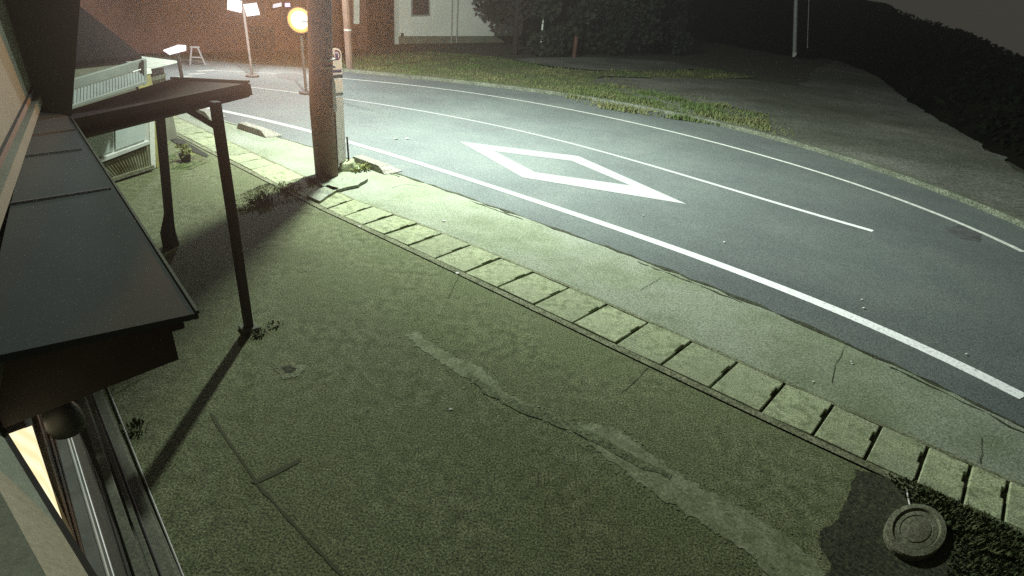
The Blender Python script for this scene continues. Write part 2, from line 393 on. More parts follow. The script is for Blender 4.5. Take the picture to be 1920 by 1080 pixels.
# far side of the road: kerb, verge, gravel lot
ko = side_offset(far_edge_x, .20)
mbk = MB()
for a, b, c, d in zip(far_edge_x, far_edge_x[1:], ko, ko[1:]):
    pass
m_kerb = mat("kerb_concrete", (.095, .105, .075), (.06, .068, .045), 2, .9, 30, .2)
vs = []
for p, q in zip(far_edge_x, ko): vs += [Vector((p.x, p.y, -.03)), Vector((p.x, p.y, .10)), Vector((q.x, q.y, .10)), Vector((q.x, q.y, -.03))]
fs = []
for i in range(len(ko) - 1):
    for k in range(3): fs.append((4 * i + k, 4 * i + 4 + k, 4 * i + 5 + k, 4 * i + 1 + k))
struct(MB().add(vs, fs).build("kerb", m_kerb, bevel=.015))
lot_px = [(1440, 255), (1330, 232), (1235, 195), (1130, 160), (1105, 152), (1150, 147), (1250, 146), (1400, 150), (1500, 162), (1530, 130), (1570, 112), (1640, 138), (1700, 185), (1760, 225), (1840, 275), (1940, 335), (2100, 430)]
lot_poly = [G(*p) for p in lot_px]
kx = [p for p in ko if p.x > lot_poly[0].x][::-1]
struct(sheet("gravel_lot", jag(lot_poly, .6, .25, False) + kx, .02, m_gravel))
struct(sheet("gravel_lot", jag([G(*p) for p in [(965, 112), (1040, 108), (1150, 109), (1260, 116), (1330, 130), (1250, 134), (1120, 133), (1040, 126)]], .8, .3), .03, m_gravel))
verge_px = [(1445, 222), (1380, 208), (1300, 196), (1235, 172), (1150, 162), (1110, 152), (1130, 143), (1330, 150), (1420, 145), (1330, 132), (1120, 134), (1030, 127), (960, 112), (900, 104), (780, 98), (660, 108), (600, 112)]
verge = [p for p in ko if p.x < G(1450, 240).x] + [G(*p) for p in verge_px]
struct(sheet("verge", verge, .012, m_gbase))

def blades(name, polys, n, h, wd, matl, z=0.0, zone=None, seed=1, fn=None, near=False):
    rnd = random.Random(seed); mb = MB()
    for poly in polys:
        x0, x1 = min(p.x for p in poly), max(p.x for p in poly); y0, y1 = min(p.y for p in poly), max(p.y for p in poly); k = 0; tries = 0
        while k < n and tries < n * 30:
            tries += 1
            p = Vector((rnd.uniform(x0, x1), rnd.uniform(y0, y1), z))
            if not inside(p, poly): continue
            dn = mnoise.noise(p * .9) + .5
            if fn and not fn(p, rnd): continue
            if rnd.random() > max(.15, dn): continue
            k += 1
            a = rnd.uniform(0, 6.283); t = Vector((math.cos(a), math.sin(a), 0)); s = Vector((-t.y, t.x, 0))
            hh = h * rnd.uniform(.5, 1.3) * max(.4, dn); ww = wd * rnd.uniform(.6, 1.4); ln = s * hh * rnd.uniform(.1, .7)
            mb.add([p - t * ww, p + t * ww, p + t * ww * .5 + ln * .45 + Z * hh * .6, p - t * ww * .5 + ln * .45 + Z * hh * .6, p + ln + Z * hh], [(0, 1, 2, 3), (3, 2, 4)])
    o = mb.build(name, matl); return tag(o, kind="stuff")
blades("grass", [verge], 9000, .13, .022, m_grass, .01, seed=3)
blades("grass", [[G(*p) for p in [(1130, 205), (1445, 250), (1440, 215), (1300, 190), (1160, 165), (1080, 165), (1060, 185)]]], 5000, .17, .03, m_grass, .01, seed=4)
blades("grass", [[G(*p) for p in [(1000, 172), (1400, 250), (1500, 262), (1470, 228), (1300, 178), (1140, 145), (1000, 118)]]], 1500, .10, .02, m_grass, .025, seed=14)
# weeds beside the covers, bottom right
wz = [G(*p) for p in [(1655, 885), (1720, 905), (1800, 948), (1880, 985), (1990, 1040), (2010, 1080), (1850, 1040), (1770, 990), (1700, 940)]]
o = blades("weeds", [wz], 2200, .055, .009, m_weed, .006, seed=5)
wz2 = [G(*p) for p in [(1790, 1000), (1920, 1010), (2050, 1060), (2050, 1130), (1760, 1130), (1775, 1060)]]
o = blades("weeds", [wz2], 1900, .035, .008, m_weed, .006, seed=6)
wz3 = [G(*p) for p in [(570, 352), (500, 345), (430, 372), (440, 400), (560, 375)]]
o = blades("weeds", [wz3], 1600, .028, .010, m_weed, .006, seed=8)

# dark hill behind everything
crest = [(-500, -400, 95), (100, -260, 92), (700, -190, 90), (1100, -150, 86), (1350, -90, 80), (1500, -38, 76), (1580, -12, 72), (1640, 7, 62), (1700, 30, 54), (1760, 52, 46), (1810, 68, 41), (1860, 92, 37), (1920, 121, 34), (2000, 165, 31), (2150, 240, 29)]
basepts = [Vector((-75, 60, 0)), Vector((-40, 78, 0)), Vector((-20, 78, 0)), Vector((5, 76, 0)), Vector((16, 72, 0)), G(1500, 104) * .95, G(1530, 105), G(1580, 118), G(1640, 142), G(1690, 180), G(1740, 213), G(1820, 262), G(1920, 318), G(2060, 395), G(2250, 500)]
for q in basepts: q.z = -.05
rows = []
NS = 10
cs = [atdist(*c) for c in crest]
bs = smooth_line(basepts, 5); cs = smooth_line(cs, 5)
vs = []; fs = []
for i, (b, cq) in enumerate(zip(bs, cs)):
    for k in range(NS + 1):
        t = k / NS; p = b.lerp(cq, t); p.z = b.z + (cq.z - b.z) * (t ** .8)
        p += Vector((mnoise.noise(p * .5), mnoise.noise(p * .5 + Vector((9, 0, 0))), mnoise.noise(p * .6 + Vector((0, 7, 0))) * .5)) * (.7 if 0 < k < NS else .12 if k == NS else 0)
        vs.append(p)
    vs.append(cq + (cq - b).normalized() * 6 - Z * 4)
W = NS + 2
for i in range(len(bs) - 1):
    for k in range(W - 1): fs.append((i * W + k, (i + 1) * W + k, (i + 1) * W + k + 1, i * W + k + 1))
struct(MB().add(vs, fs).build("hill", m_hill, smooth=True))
# scrub along the hill: a mass nobody could count
rnd = random.Random(11); mb = MB()
def leaf(mb, p, r, rnd):
    a = Vector((rnd.gauss(0, 1), rnd.gauss(0, 1), rnd.gauss(0, 1))).normalized(); b = a.orthogonal().normalized(); c = a.cross(b)
    t = rnd.uniform(0, 6.28); x = (b * math.cos(t) + c * math.sin(t)) * r; y = (c * math.cos(t) - b * math.sin(t)) * r * .55
    mb.add([p - x, p + y, p + x, p - y], [(0, 1, 2, 3)])
for i in range(28, len(bs)):
    for k in range(160):
        t = rnd.uniform(.75, 1.02) if rnd.random() < .6 else rnd.uniform(.05, 1); j = min(i, len(bs) - 2); s = rnd.random()
        p = bs[j].lerp(bs[j + 1], s).lerp(cs[j].lerp(cs[j + 1], s), t)
        zb = (cs[j].lerp(cs[j + 1], s).z) * (t ** .8) if t <= 1 else cs[j].lerp(cs[j + 1], s).z
        p.z = zb + rnd.uniform(-.1, .22); leaf(mb, p, rnd.uniform(.04, .20), rnd)
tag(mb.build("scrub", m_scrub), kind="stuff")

# ------------------------------------------------------------------ gutter covers, one by one
GC = "concrete gutter covers in a row along the forecourt"
nth = ["first", "second", "third", "fourth", "fifth", "sixth", "seventh", "eighth", "ninth", "tenth", "eleventh", "twelfth", "thirteenth", "fourteenth", "fifteenth", "sixteenth", "seventeenth", "eighteenth", "nineteenth", "twentieth", "twenty-first"]
def cover(k, label, tilt=0):
    a, b, c, d = kn(k), kf(k), kf(k + 1), kn(k + 1)
    g = .013; along = (c - b).normalized()
    A = a.lerp(b, .012) + along * g; B = b.lerp(a, .012) + along * g; Cc = c.lerp(d, .012) - along * g; D = d.lerp(c, .012) - along * g
    rq = random.Random(int(k * 10 + 500))
    # hand slot cut into the right-hand end, two thirds across
    n1 = D.lerp(Cc, .50); n2 = D.lerp(Cc, .78); inn = -along * .022
    poly = [A, D, n1, n1 + inn, n2 + inn, n2, Cc, B]
    cen = (A + B + Cc + D) / 4
    tx, ty = rq.uniform(-.013, .013), rq.uniform(-.013, .013)
    mb = MB(); top = []
    for p in poly:
        q = p - cen; top.append(p + Z * (.012 + q.x * tx * 2 + q.y * ty * 2))
    mb.prism([p - Z * .085 for p in top], Z * .085)
    me_o = mb.build("gutter_cover", m_cover)
    # put the origin at its middle
    for v in me_o.data.vertices: v.co -= cen
    me_o.location = cen
    bv = me_o.modifiers.new("bevel", 'BEVEL'); bv.width = .008; bv.segments = 2; bv.limit_method = 'ANGLE'
    return tag(me_o, label, "gutter cover", GC)
for k in range(0, 20):
    if k == 0: lab = "gutter cover nearest the utility pole, first in the row of pale slabs"
    elif k < 15: lab = "pale concrete gutter cover, %s in the row counting from the utility pole" % nth[k]
    else: lab = ["gutter cover touching the top corner of the dark soil bed", "gutter cover beside the weeds above the round concrete lid", "gutter cover above right of the round lid, beside thick weeds", "gutter cover next to last at the right picture edge", "gutter cover cut off by the right picture edge, nearest the camera"][k - 15]
    cover(k, lab)
for j, k in enumerate(range(-1, -21, -1)):
    if j < 2: lab = ["gutter cover just before the star shaped shadow, beside the pole", "weedy gutter cover in the shadow right at the pole's foot"][j]
    else: lab = "dusty gutter cover beyond the utility pole, %s one past its dark shadow" % nth[j - 2]
    cover(k, lab)

# ------------------------------------------------------------------ utility pole and its street lamp
pb = G(613, 328); ptop = pb + Vector((.42, .02, 9.5))
pole = thing("utility_pole", pb, "thick concrete utility pole, browned by lamp glare, beside the bus stop sign", "utility pole")
mb = MB(); mb.tube([pb - Z * .1, pb + Z * 1.2, pb.lerp(ptop, .45), ptop], [.205, .20, .185, .15], 28); mb.build("shaft", m_pole, pole, smooth=True)
for z_ in (1.9, 2.02):
    q = pb.lerp(ptop, z_ / 9.5); MB().tube([q - Z * .012, q + Z * .012], .203, 28).build("band", m_steel, pole)
q = pb.lerp(ptop, .15); side = Vector((.95, -.25, 0)).normalized()
mb = MB(); mb.box(q + side * .197, .012, .10, .5, side, side.cross(Z)); mb.build("number_plate", m_steel, pole)
for i in range(6):
    q = pb.lerp(ptop, .27 + i * .05); sgn = 1 if i % 2 else -1
    MB().tube([q + side * sgn * .15, q + side * sgn * .38], .01, 6).build("step_bolt", m_steel, pole)
foot = Vector((-3.2, 11.25, 0)); LH = 6.9
lamp = thing("street_lamp", pb + Z * 6.9, "white street lamp on an arm of the utility pole over the road", "street lamp")
hd = Vector((foot.x, foot.y, LH)); dirl = (hd - (pb + Z * LH)); dirl.z = 0; dirl.normalize(); sl = Vector((-dirl.y, dirl.x, 0))
MB().tube([pb + Z * (LH - .25) + dirl * .15, pb + Z * (LH + .12) + dirl * .5, hd + Z * .12 - dirl * .2], .03, 8).build("arm", m_steel, lamp)
MB().box(hd + Z * .09, .62, .26, .09, dirl, sl).build("lamp_head", m_steel, lamp, bevel=.02)
MB().box(hd + Z * .035, .5, .2, .01, dirl, sl).build("lens", emis("lamp_led", (.9, 1, .92), 30), lamp)
ld = bpy.data.lights.new("street_lamp_light", 'POINT'); ld.shadow_soft_size = .11; ld.energy = LAMP_W; ld.color = (.90, 1.0, .92)
ld.use_nodes = True; n_ = ld.node_tree.nodes; l_ = ld.node_tree.links       # street optics: most of the light goes out over the road
tc_ = n_.new("ShaderNodeTexCoord"); sx_ = n_.new("ShaderNodeSeparateXYZ"); l_.new(tc_.outputs["Normal"], sx_.inputs[0])
def mth(op, a, b):
    q = n_.new("ShaderNodeMath"); q.operation = op
    for k, v in enumerate((a, b)):
        if isinstance(v, (int, float)): q.inputs[k].default_value = v
        else: l_.new(v, q.inputs[k])
    return q.outputs[0]
cz_ = mth('MAXIMUM', mth('MULTIPLY', sx_.outputs[2], LAMP_SIGN), 0.0)
l_.new(mth('ADD', mth('MULTIPLY', mth('POWER', cz_, LAMP_P), 1.0), LAMP_BASE), n_["Emission"].inputs["Strength"])
lo = bpy.data.objects.new("street_lamp_light", ld); C.objects.link(lo); lo.location = hd - Z * .14 - lamp.location
tilt = Vector((5.85, 6.62, -5.0)).normalized()
lo.rotation_euler = tilt.to_track_quat('-Z', 'Y').to_euler(); lo.parent = lamp

# ------------------------------------------------------------------ bus stop sign and the things at the pole's foot
bb = G(641, 318)
sgn = thing("bus_stop_sign", bb, "tall narrow white bus stop board with rounded top beside the pole", "bus stop sign")
fw = (Vector((0, 0, 0)) - bb); fw.z = 0; fw.normalize()
pn = Vector((.8, -.6, 0)).normalized(); pa = Vector((-pn.y, pn.x, 0))     # board turned towards the road
if pa.x < 0: pa = -pa
lean = (G(641, 318) * 0)
tl = (atdist(629, 90, math.hypot(bb.x, bb.y)) - bb); hz = tl.z
ax = tl.normalized()
def bp(t, s): return bb + ax * t + pa * s
def board(t0, t1, wd, name, m, off=0, th=.008, par=sgn):
    mb = MB(); mb.prism([bp(t0, -wd) - pn * th / 2 + pn * off, bp(t0, wd) - pn * th / 2 + pn * off, bp(t1, wd) - pn * th / 2 + pn * off, bp(t1, -wd) - pn * th / 2 + pn * off], pn * th)
    return mb.build(name, m, par)
L_ = tl.length; hw = .115
pts = [bp(L_ * .80, -hw), bp(L_ * .80, hw)] + [bp(L_ - hw + hw * math.sin(a), hw * math.cos(a)) for a in [math.pi * i / 14 for i in range(15)]]
mb = MB(); mb.prism([p - pn * .004 for p in pts], pn * .008); head = mb.build("head_plate", m_signw, sgn)
ring = MB()
cq = bp(L_ - hw, 0)
for i in range(24):
    a0, a1 = 2 * math.pi * i / 24, 2 * math.pi * (i + 1) / 24
    if 7 < i < 11: continue
    def rp(a, r): return cq + ax * (r * math.sin(a)) + pa * (r * math.cos(a)) + pn * .019
    ring.prism([rp(a0, .058), rp(a1, .058), rp(a1, .085), rp(a0, .085)], pn * .003)
ring.build("route_emblem", m_signr, head)
mb = MB(); mb.box(cq + pn * .02 - ax * .02, .03, .05, .11, pa, pn, ax); mb.build("route_emblem", m_signp, head)
mb = MB(); mb.box(bp(L_ * .825, 0) + pn * .018, .18, .006, .05, pa, pn, ax); mb.build("route_emblem", m_signp, head)
board(L_ * .77, L_ * .795, hw, "band", m_bronze, .002)
board(L_ * .66, L_ * .765, hw, "name_plate", m_signw)
board(L_ * .63, L_ * .655, hw * .95, "band", m_steel)
board(.1, L_ * .62, hw * .92, "timetable_board", translucent(mat("faded_board", (.55, .56, .52), (.45, .46, .43), 3, .6), .55))
for s in (-hw * .95,):
    MB().tube([bp(0, s) + pn * .03, bp(L_ * .78, s) + pn * .03], .018, 8).build("frame_tube", m_post, sgn)
MB().tube([bp(.02, hw + .02) + pn * .05, bp(.62, hw + .0) + pn * .05], .018, 8).build("frame_tube", m_post, sgn)
def wedge(name, a, b, depth, h, m, label, group=None, inset=.12, pts=None):
    """kerb step: block with sloped ends and a sloped road-side face"""
    d = (b - a).normalized(); n = Vector((-d.y, d.x, 0))
    bt = [a, b, b + n * depth, a + n * depth]; tp = [a + d * inset + Z * h, b - d * inset * 1.6 + Z * h, b - d * inset * 1.6 + n * depth * .45 + Z * h, a + d * inset + n * depth * .45 + Z * h]
    mb = MB(); mb.hexa(bt + tp); o = mb.build(name, m, bevel=.012)
    cen = (a + b) / 2
    for v in o.data.vertices: v.co -= cen
    o.location = cen
    return tag(o, label, "kerb ramp", "kerb ramps along the road edge")
wedge("kerb_ramp", G(443, 240), G(500, 259), .42, .14, m_block, "grey kerb ramp block in front of the white line, seen between post and pole")
wedge("kerb_ramp", G(360, 212), G(394, 223), .42, .14, m_block, "brownish kerb ramp block under the porch roof edge, farthest from the pole")
wedge("kerb_ramp", G(656, 303), G(722, 328), .45, .14, m_block, "kerb ramp block at the foot of the bus stop sign")
# rough stone block at the sign's foot
sc = G(652, 318)
mb = MB(); d1 = Vector((.75, .25, 0)).normalized(); d2 = Vector((-d1.y, d1.x, 0))
mb.hexa([sc - d1 * .17 - d2 * .12, sc + d1 * .16 - d2 * .13, sc + d1 * .19 + d2 * .13, sc - d1 * .17 + d2 * .15,
         sc - d1 * .15 - d2 * .08 + Z * .13, sc + d1 * .10 - d2 * .10 + Z * .17, sc + d1 * .13 + d2 * .10 + Z * .20, sc - d1 * .12 + d2 * .12 + Z * .15])
o = mb.build("stone_block", m_cover, bevel=.02); tag(o, "pale broken concrete block lying between utility pole and kerb ramp", "concrete block")
# broken concrete lip across the gutter
for i, (pl, lab) in enumerate((([(598, 350), (640, 338), (690, 340), (672, 352), (625, 362)], "flat broken concrete slab in front of the pole, nearer the road"),
                               ([(575, 372), (615, 352), (636, 358), (600, 383)], "flat broken concrete slab at the near end of the weeds by the pole"))):
    o = sheet("broken_slab", jag([G(*p) for p in pl], .12, .02), .055, m_walk, .05); tag(o, lab, "concrete slab", "broken slabs by the pole")
def tuft(name, c, n, h, r, m, label, seed, cat="weed", wd=.008):
    rnd = random.Random(seed); mb = MB(); c = Vector(c)
    for i in range(n):
        a = rnd.uniform(0, 6.28); rr = r * math.sqrt(rnd.random()); p = c + Vector((math.cos(a) * rr, math.sin(a) * rr, 0))
        out = Vector((math.cos(a), math.sin(a), 0)) * rnd.uniform(.1, .9) * h; t = Vector((-math.sin(a), math.cos(a), 0)) * wd * rnd.uniform(.6, 1.6); hh = h * rnd.uniform(.5, 1.2)
        mb.add([p - t, p + t, p + out * .5 + t + Z * hh * .7, p + out * .5 - t + Z * hh * .7, p + out + Z * hh * .8], [(0, 1, 2, 3), (3, 2, 4)])
    o = mb.build(name, m)
    for v in o.data.vertices: v.co -= c
    o.location = c
    return tag(o, label, cat)
tuft("weed_tuft", G(684, 318), 60, .14, .09, m_weedlit, "bright green weed tuft in front of the kerb ramp by the sign", 21)
tuft("weed_tuft", G(668, 322), 40, .10, .08, m_weedlit, "pale dry weed tuft beside the broken concrete block", 22)
tuft("weed_tuft", G(540, 352), 120, .06, .22, m_weed, "dark weed tuft in the pole's shadow, left of its foot", 23)
tuft("weed_tuft", G(488, 374), 160, .09, .22, m_weed, "dark bushy weed tuft at the end of the gutter shadow", 24)
tuft("weed_tuft", G(588, 342), 90, .07, .14, m_weed, "dark weed tuft touching the left foot of the utility pole", 25)
tuft("weed_tuft", G(483, 626), 110, .035, .09, m_weed, "low weed tuft around the base of the nearer porch post", 26, wd=.006)
tuft("weed_tuft", G(515, 610), 40, .03, .08, m_weed, "thin weed tuft just right of the nearer porch post base", 27, wd=.006)
tuft("weed_tuft", G(252, 805), 60, .05, .09, m_weed, "small weed tuft on the forecourt beside the house plinth", 28, wd=.006)

# round concrete lid on the soil bed
lc = G(1712, 1005)
lid = thing("round_lid", lc, "round mossy concrete lid with raised rim on the dark soil bed", "concrete lid")
ex = (G(1770, 1000) - G(1656, 1000)) * .5; ey = (G(1713, 952) - G(1713, 1052)) * .5; lcc = G(1713, 1000)
def disc(name, prof, par):
    mb = MB(); n = 56; vs = []; fs = []
    for r, z in prof: vs += [lcc + ex * (r * math.cos(2 * math.pi * k / n)) + ey * (r * math.sin(2 * math.pi * k / n)) + Z * z for k in range(n)]
    for i in range(len(prof) - 1):
        for k in range(n): fs.append((i * n + k, i * n + (k + 1) % n, (i + 1) * n + (k + 1) % n, (i + 1) * n + k))
    fs.append(tuple((len(prof) - 1) * n + k for k in range(n)))
    return mb.add(vs, fs).build(name, m_lidrust, par)
disc("rim", [(1.0, -.04), (1.01, .040), (.985, .052), (.80, .058), (.775, .052), (.76, .042)], lid)
disc("lid_plate", [(.755, .01), (.75, .040), (.72, .044), (.55, .048), (.53, .043), (.50, .043), (.48, .049), (.02, .056)], lid)
# pale twig above the lid
mb = MB(); mb.tube([G(1700, 917, .01), G(1703, 935, .015), G(1706, 948, .02)], .006, 6); tag(mb.build("twig", m_pebble), "thin pale twig on the soil above the round lid", "twig")

# scraps and pebbles
def pebble(x, y, r, lab, grp, seed):
    rnd = random.Random(seed); c = G(x, y); bm = bmesh.new(); bmesh.ops.create_icosphere(bm, subdivisions=1, radius=r)
    for v in bm.verts: v.co = Vector((v.co.x * rnd.uniform(.8, 1.4), v.co.y * rnd.uniform(.7, 1.2), v.co.z * .5)) 
    me = bpy.data.meshes.new("pebble"); bm.to_mesh(me); bm.free(); me.materials.append(m_pebble)
    o = bpy.data.objects.new("pebble", me); C.objects.link(o); o.location = c + Z * r * .2; return tag(o, lab, "pebble", grp)
for i, (x, y, r) in enumerate([(742, 261, .05), (764, 260, .05), (782, 248, .03), (1358, 454, .02), (1206, 404, .02), (1616, 562, .016), (1620, 578, .018), (1812, 664, .016)]):
    pebble(x, y, r, "small pale pebble lying on the asphalt road", "pebbles on the road", 40 + i)
for i, (x, y, r) in enumerate([(832, 415, .03), (1596, 678, .012), (1598, 682, .014), (1525, 716, .013)]):
    pebble(x, y, r, "small pale pebble on the concrete strip between covers and road", "pebbles on the pavement", 60 + i)
pebble(845, 768, .016, "lone pale pebble on the forecourt left of the mortar patch", "pebbles on the forecourt", 70)
pebble(858, 513, .03, "pale stone chip on the gutter edge beside the seventh cover", "pebbles on the forecourt", 71)
pebble(674, 425, .025, "pale stone chip on the gutter edge beside the third cover", "pebbles on the forecourt", 72)

# ------------------------------------------------------------------ the house the camera hangs on
house = thing("house", uvz(-2, -.3), "near house with plaster wall, dark lean-to canopy and lit window", "house")
def wv(u): return -.13 + (-1.97 - u) * .149            # face of the upper wall
def wp(u, z, d=0): return uvz(u, wv(u) + d, z)
mb = MB(); mb.hexa([wp(-6.2, 2.2, -.25), wp(3, 2.2, -.25), wp(3, 2.2), wp(-6.2, 2.2), wp(-6.2, 6, -.25), wp(3, 6, -.25), wp(3, 6), wp(-6.2, 6)]); mb.build("upper_wall", m_wall, house)
# projecting side wall facing along the house
pw = [atdist(46, 212, 5.25), atdist(135, 204, 5.25), atdist(150, 0, 5.25), atdist(27, 0, 5.25)]
base_u = -5.25
def atu(x, y, u):
    r = ray(x, y); t = u / r.dot(U2); return CAM + r * t
q = [atu(46, 225, base_u), atu(134, 222, base_u), atu(151, -8, base_u), atu(27, -8, base_u)]
q2 = [q[0] - V2 * .3, q[1], q[1] + (q[2] - q[1]) * 3, q[0] + (q[3] - q[0]) * 3 - V2 * .3]
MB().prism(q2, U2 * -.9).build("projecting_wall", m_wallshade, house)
# canopy roof
no, fo = G(371, 587, 2.25), G(134, 221, 2.25)
fi = wp(-5.24, 2.33, -.02); ni = wp(-1.99, 2.33, -.02)
rn_ = (no - fi).cross(fo - fi).normalized(); ni = onplane(-45, 675, fi, rn_)
mb = MB(); mb.prism([fi, ni, no, fo], Z * -.022); cr_ = mb.build("canopy_roof", m_roof, house)
for a, b in (((0, 388), (206, 355)), ((27, 297), (152, 281)), ((43, 257), (139, 244))):
    pa_, pb_ = G(*b, 2.25), None
    # seam drawn as a dark bar for its shadow line, outer edge to wall
    A = onplane(*b, fi, rn_); B = onplane(*a, fi, rn_)
    mb = MB(); mb.bar(A + Z * .004, B + Z * .004, .012, .012); mb.build("seam_shadow_bar", m_post, cr_)
mb = MB(); mb.bar(no + Z * .004, fo + Z * .004, .010, .012); mb.build("edge_trim", m_plinth, cr_)
wn_ = wp(-1.99, 2.33, -.02); wn_.z = fi.z - (rn_.x * (wn_.x - fi.x) + rn_.y * (wn_.y - fi.y)) / rn_.z; mb = MB(); mb.bar(wn_ + Z * .035 + V2 * .03, fi + Z * .035 + V2 * .03, .05, .06); mb.build("flashing", m_wall, house)
mb = MB(); mb.bar(wn_ + Z * .10 + V2 * .022, fi + Z * .10 + V2 * .022, .025, .03); mb.build("flashing", m_dark, house)
# boxed soffit and fascia under the roof
dU = U2 * .03
A1, B1 = atu(343, 603, -1.99), atu(343, 617, -1.99); far = U2 * -3.2
mb = MB(); mb.hexa([uvz(-1.99, -.22, 2.14), uvz(-1.99, .355, 2.14), uvz(-5.2, .50, 2.14), uvz(-5.2, .1, 2.14), uvz(-1.99, -.22, 2.222), uvz(-1.99, .355, 2.222), uvz(-5.2, .50, 2.222), uvz(-5.2, .1, 2.222)]); mb.build("fascia", m_dark, house)
mb = MB(); mb.hexa([uvz(-2.0, -.30, 1.955), uvz(-2.0, .315, 2.015), uvz(-5.2, .45, 2.015), uvz(-5.2, .1, 1.955), uvz(-2.0, -.30, 2.138), uvz(-2.0, .315, 2.138), uvz(-5.2, .45, 2.138), uvz(-5.2, .1, 2.138)]); mb.build("soffit_box", m_dark, house)
# lower wall: panel, window, sill, base
def lineU(p0, p1, z):    # two ground-floor points on a level line, run on past the picture's lower edge
    a, b = G(*p0, z), G(*p1, z); d = (b - a); return a - d * .25, b + d * 1.2
def rail(name, p0, p1, z, wd, ht, m, parent=house, ext=True):
    a, b = lineU(p0, p1, z); mb = MB(); mb.bar(a, b, wd, ht); return mb.build(name, m, parent, bevel=.004)
a, b = lineU((15, 833), (166, 1080), 2.32)
mb = MB(); back = V2 * -.6
mb.hexa([a, b, b + back, a + back, a + Z * .10 - V2 * .05, b + Z * .10 - V2 * .05, b + back + Z * .11, a + back + Z * .11]); mb.build("upper_panel", m_panel, house)
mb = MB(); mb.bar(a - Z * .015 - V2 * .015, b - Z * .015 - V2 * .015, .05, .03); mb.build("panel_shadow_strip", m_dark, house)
# window: lit pane, mullion rails
win = MB(); wa, wb = lineU((42, 800), (120, 985), 1.78)
win.bar(wa - V2 * .0, wb - V2 * .0, .02, .03); fr = win.build("window_frame", m_bronze, house)
m_lit = emis("lit_pane", (1.0, .84, .48), 1.2)
n__ = m_lit.node_tree.nodes; l__ = m_lit.node_tree.links; wv_ = n__.new("ShaderNodeTexWave"); wv_.inputs["Scale"].default_value = 2.6; wv_.inputs["Distortion"].default_value = 1.5
wv_.bands_direction = 'X'; g__ = n__.new("ShaderNodeNewGeometry"); l__.new(g__.outputs["Position"], wv_.inputs["Vector"]); cr__ = n__.new("ShaderNodeMix"); cr__.data_type = 'RGBA'
cr__.inputs[6].default_value = (.92, .74, .40, 1); cr__.inputs[7].default_value = (1, .88, .58, 1); l__.new(wv_.outputs["Fac"], cr__.inputs[0]); l__.new(cr__.outputs[2], n__["Principled BSDF"].inputs["Emission Color"])
p1, p2 = G(60, 798, 1.80), G(128, 1010, 1.80)
q1, q2 = G(14, 815, 1.99), G(100, 985, 1.99)
pl = MB(); pl.add([p1, p2, q2, q1], [(0, 1, 2, 3)]); pl.prism([p1 - V2 * .02, p2 - V2 * .02, q2 - V2 * .02, q1 - V2 * .02], V2 * -.004); pl.build("lit_pane", m_lit, fr)
rail("window_rail", (70, 795), (138, 1030), 1.74, .022, .03, m_bronze)
rail("window_rail", (78, 795), (146, 1045), 1.70, .012, .02, m_dark)
rail("window_rail", (86, 800), (156, 1060), 1.66, .018, .03, m_bronze)
rail("window_rail", (95, 800), (164, 1072), 1.62, .010, .03, m_dark)
rail("window_sill", (118, 835), (188, 1080), 1.55, .070, .025, m_sash)
rail("sill_nose", (131, 835), (203, 1080), 1.55, .010, .030, m_offwhite)
# wall below the sill, skirting steps
a, b = lineU((150, 800), (235, 1080), .9)
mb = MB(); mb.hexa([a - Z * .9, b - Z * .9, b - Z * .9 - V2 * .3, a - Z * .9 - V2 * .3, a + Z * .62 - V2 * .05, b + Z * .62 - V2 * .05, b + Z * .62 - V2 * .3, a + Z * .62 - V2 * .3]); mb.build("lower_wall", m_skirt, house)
rail("skirting", (166, 790), (265, 1080), .42, .05, .05, m_plinth)
rail("skirting", (176, 770), (290, 1080), .20, .03, .04, m_plinth)
pa1, pb1 = lineU((190, 752), (322, 1080), .10)
mb = MB(); mb.hexa([pa1 - Z * .1 + V2 * .03, pb1 - Z * .1 + V2 * .03, pb1 - Z * .1 - V2 * .6, pa1 - Z * .1 - V2 * .6, pa1 + V2 * .03, pb1 + V2 * .03, pb1 - V2 * .6, pa1 - V2 * .6]); mb.build("plinth", m_plinth, house, bevel=.01)
rail("plinth_edge", (196, 750), (334, 1080), .03, .025, .06, m_plinth)
rail("drip_rail", (212, 752), (343, 1080), .012, .012, .024, m_sash)
rail("door_track", (182, 760), (303, 1080), .125, .014, .03, m_post)
# unlit round lamp below the soffit
lp = atu(120, 786, -2.12)
mb = MB(); mb.lathe([(.010, .085), (.034, .07), (.052, .03), (.057, -.02), (.050, -.05), (.0, -.07)], lp, 24); o = mb.build("wall_lamp", mat("smoked_shade", (.022, .026, .022), None, rough=.5, spec=.3), smooth=True)
for v in o.data.vertices: v.co -= lp
o.location = lp
tag(o, "unlit dark rounded lamp shade hanging under the canopy beside the lit window", "wall lamp")

# ------------------------------------------------------------------ porch roof on two posts
porch = thing("porch", G(467, 618), "dark flat porch roof on two thin dark posts beside the house", "porch")
def Zp(x, y, z): return G(x, y, z)
nr, nlft, fr_, fl_ = Zp(466, 155, 2.36), Zp(112, 228, 2.14), Zp(322, 148, 2.20), Zp(66, 226, 2.00)
dn = Z * -.03
mb = MB(); mb.prism([nlft, nr, fr_, fl_], Z * -.03); mb.build("roof_sheet", m_darkwood, porch)
nb_, rb_ = Zp(466, 178, 2.235), Zp(132, 267, 1.95)
mb = MB(); mb.hexa([rb_, nb_ - Z * .02, nb_ - Z * .02 + (fr_ - nr) * .06, rb_ + (fr_ - nr) * .06, nlft - Z * .032 + (fr_ - nr) * 0, nr - Z * .032, nr - Z * .032 + (fr_ - nr) * .06, nlft - Z * .032 + (fr_ - nr) * .06]); mb.build("fascia", m_darkwood, porch)
mb = MB(); mb.bar(nr - Z * .06, fr_ - Z * .06, .04, .10); mb.build("fascia", m_darkwood, porch)
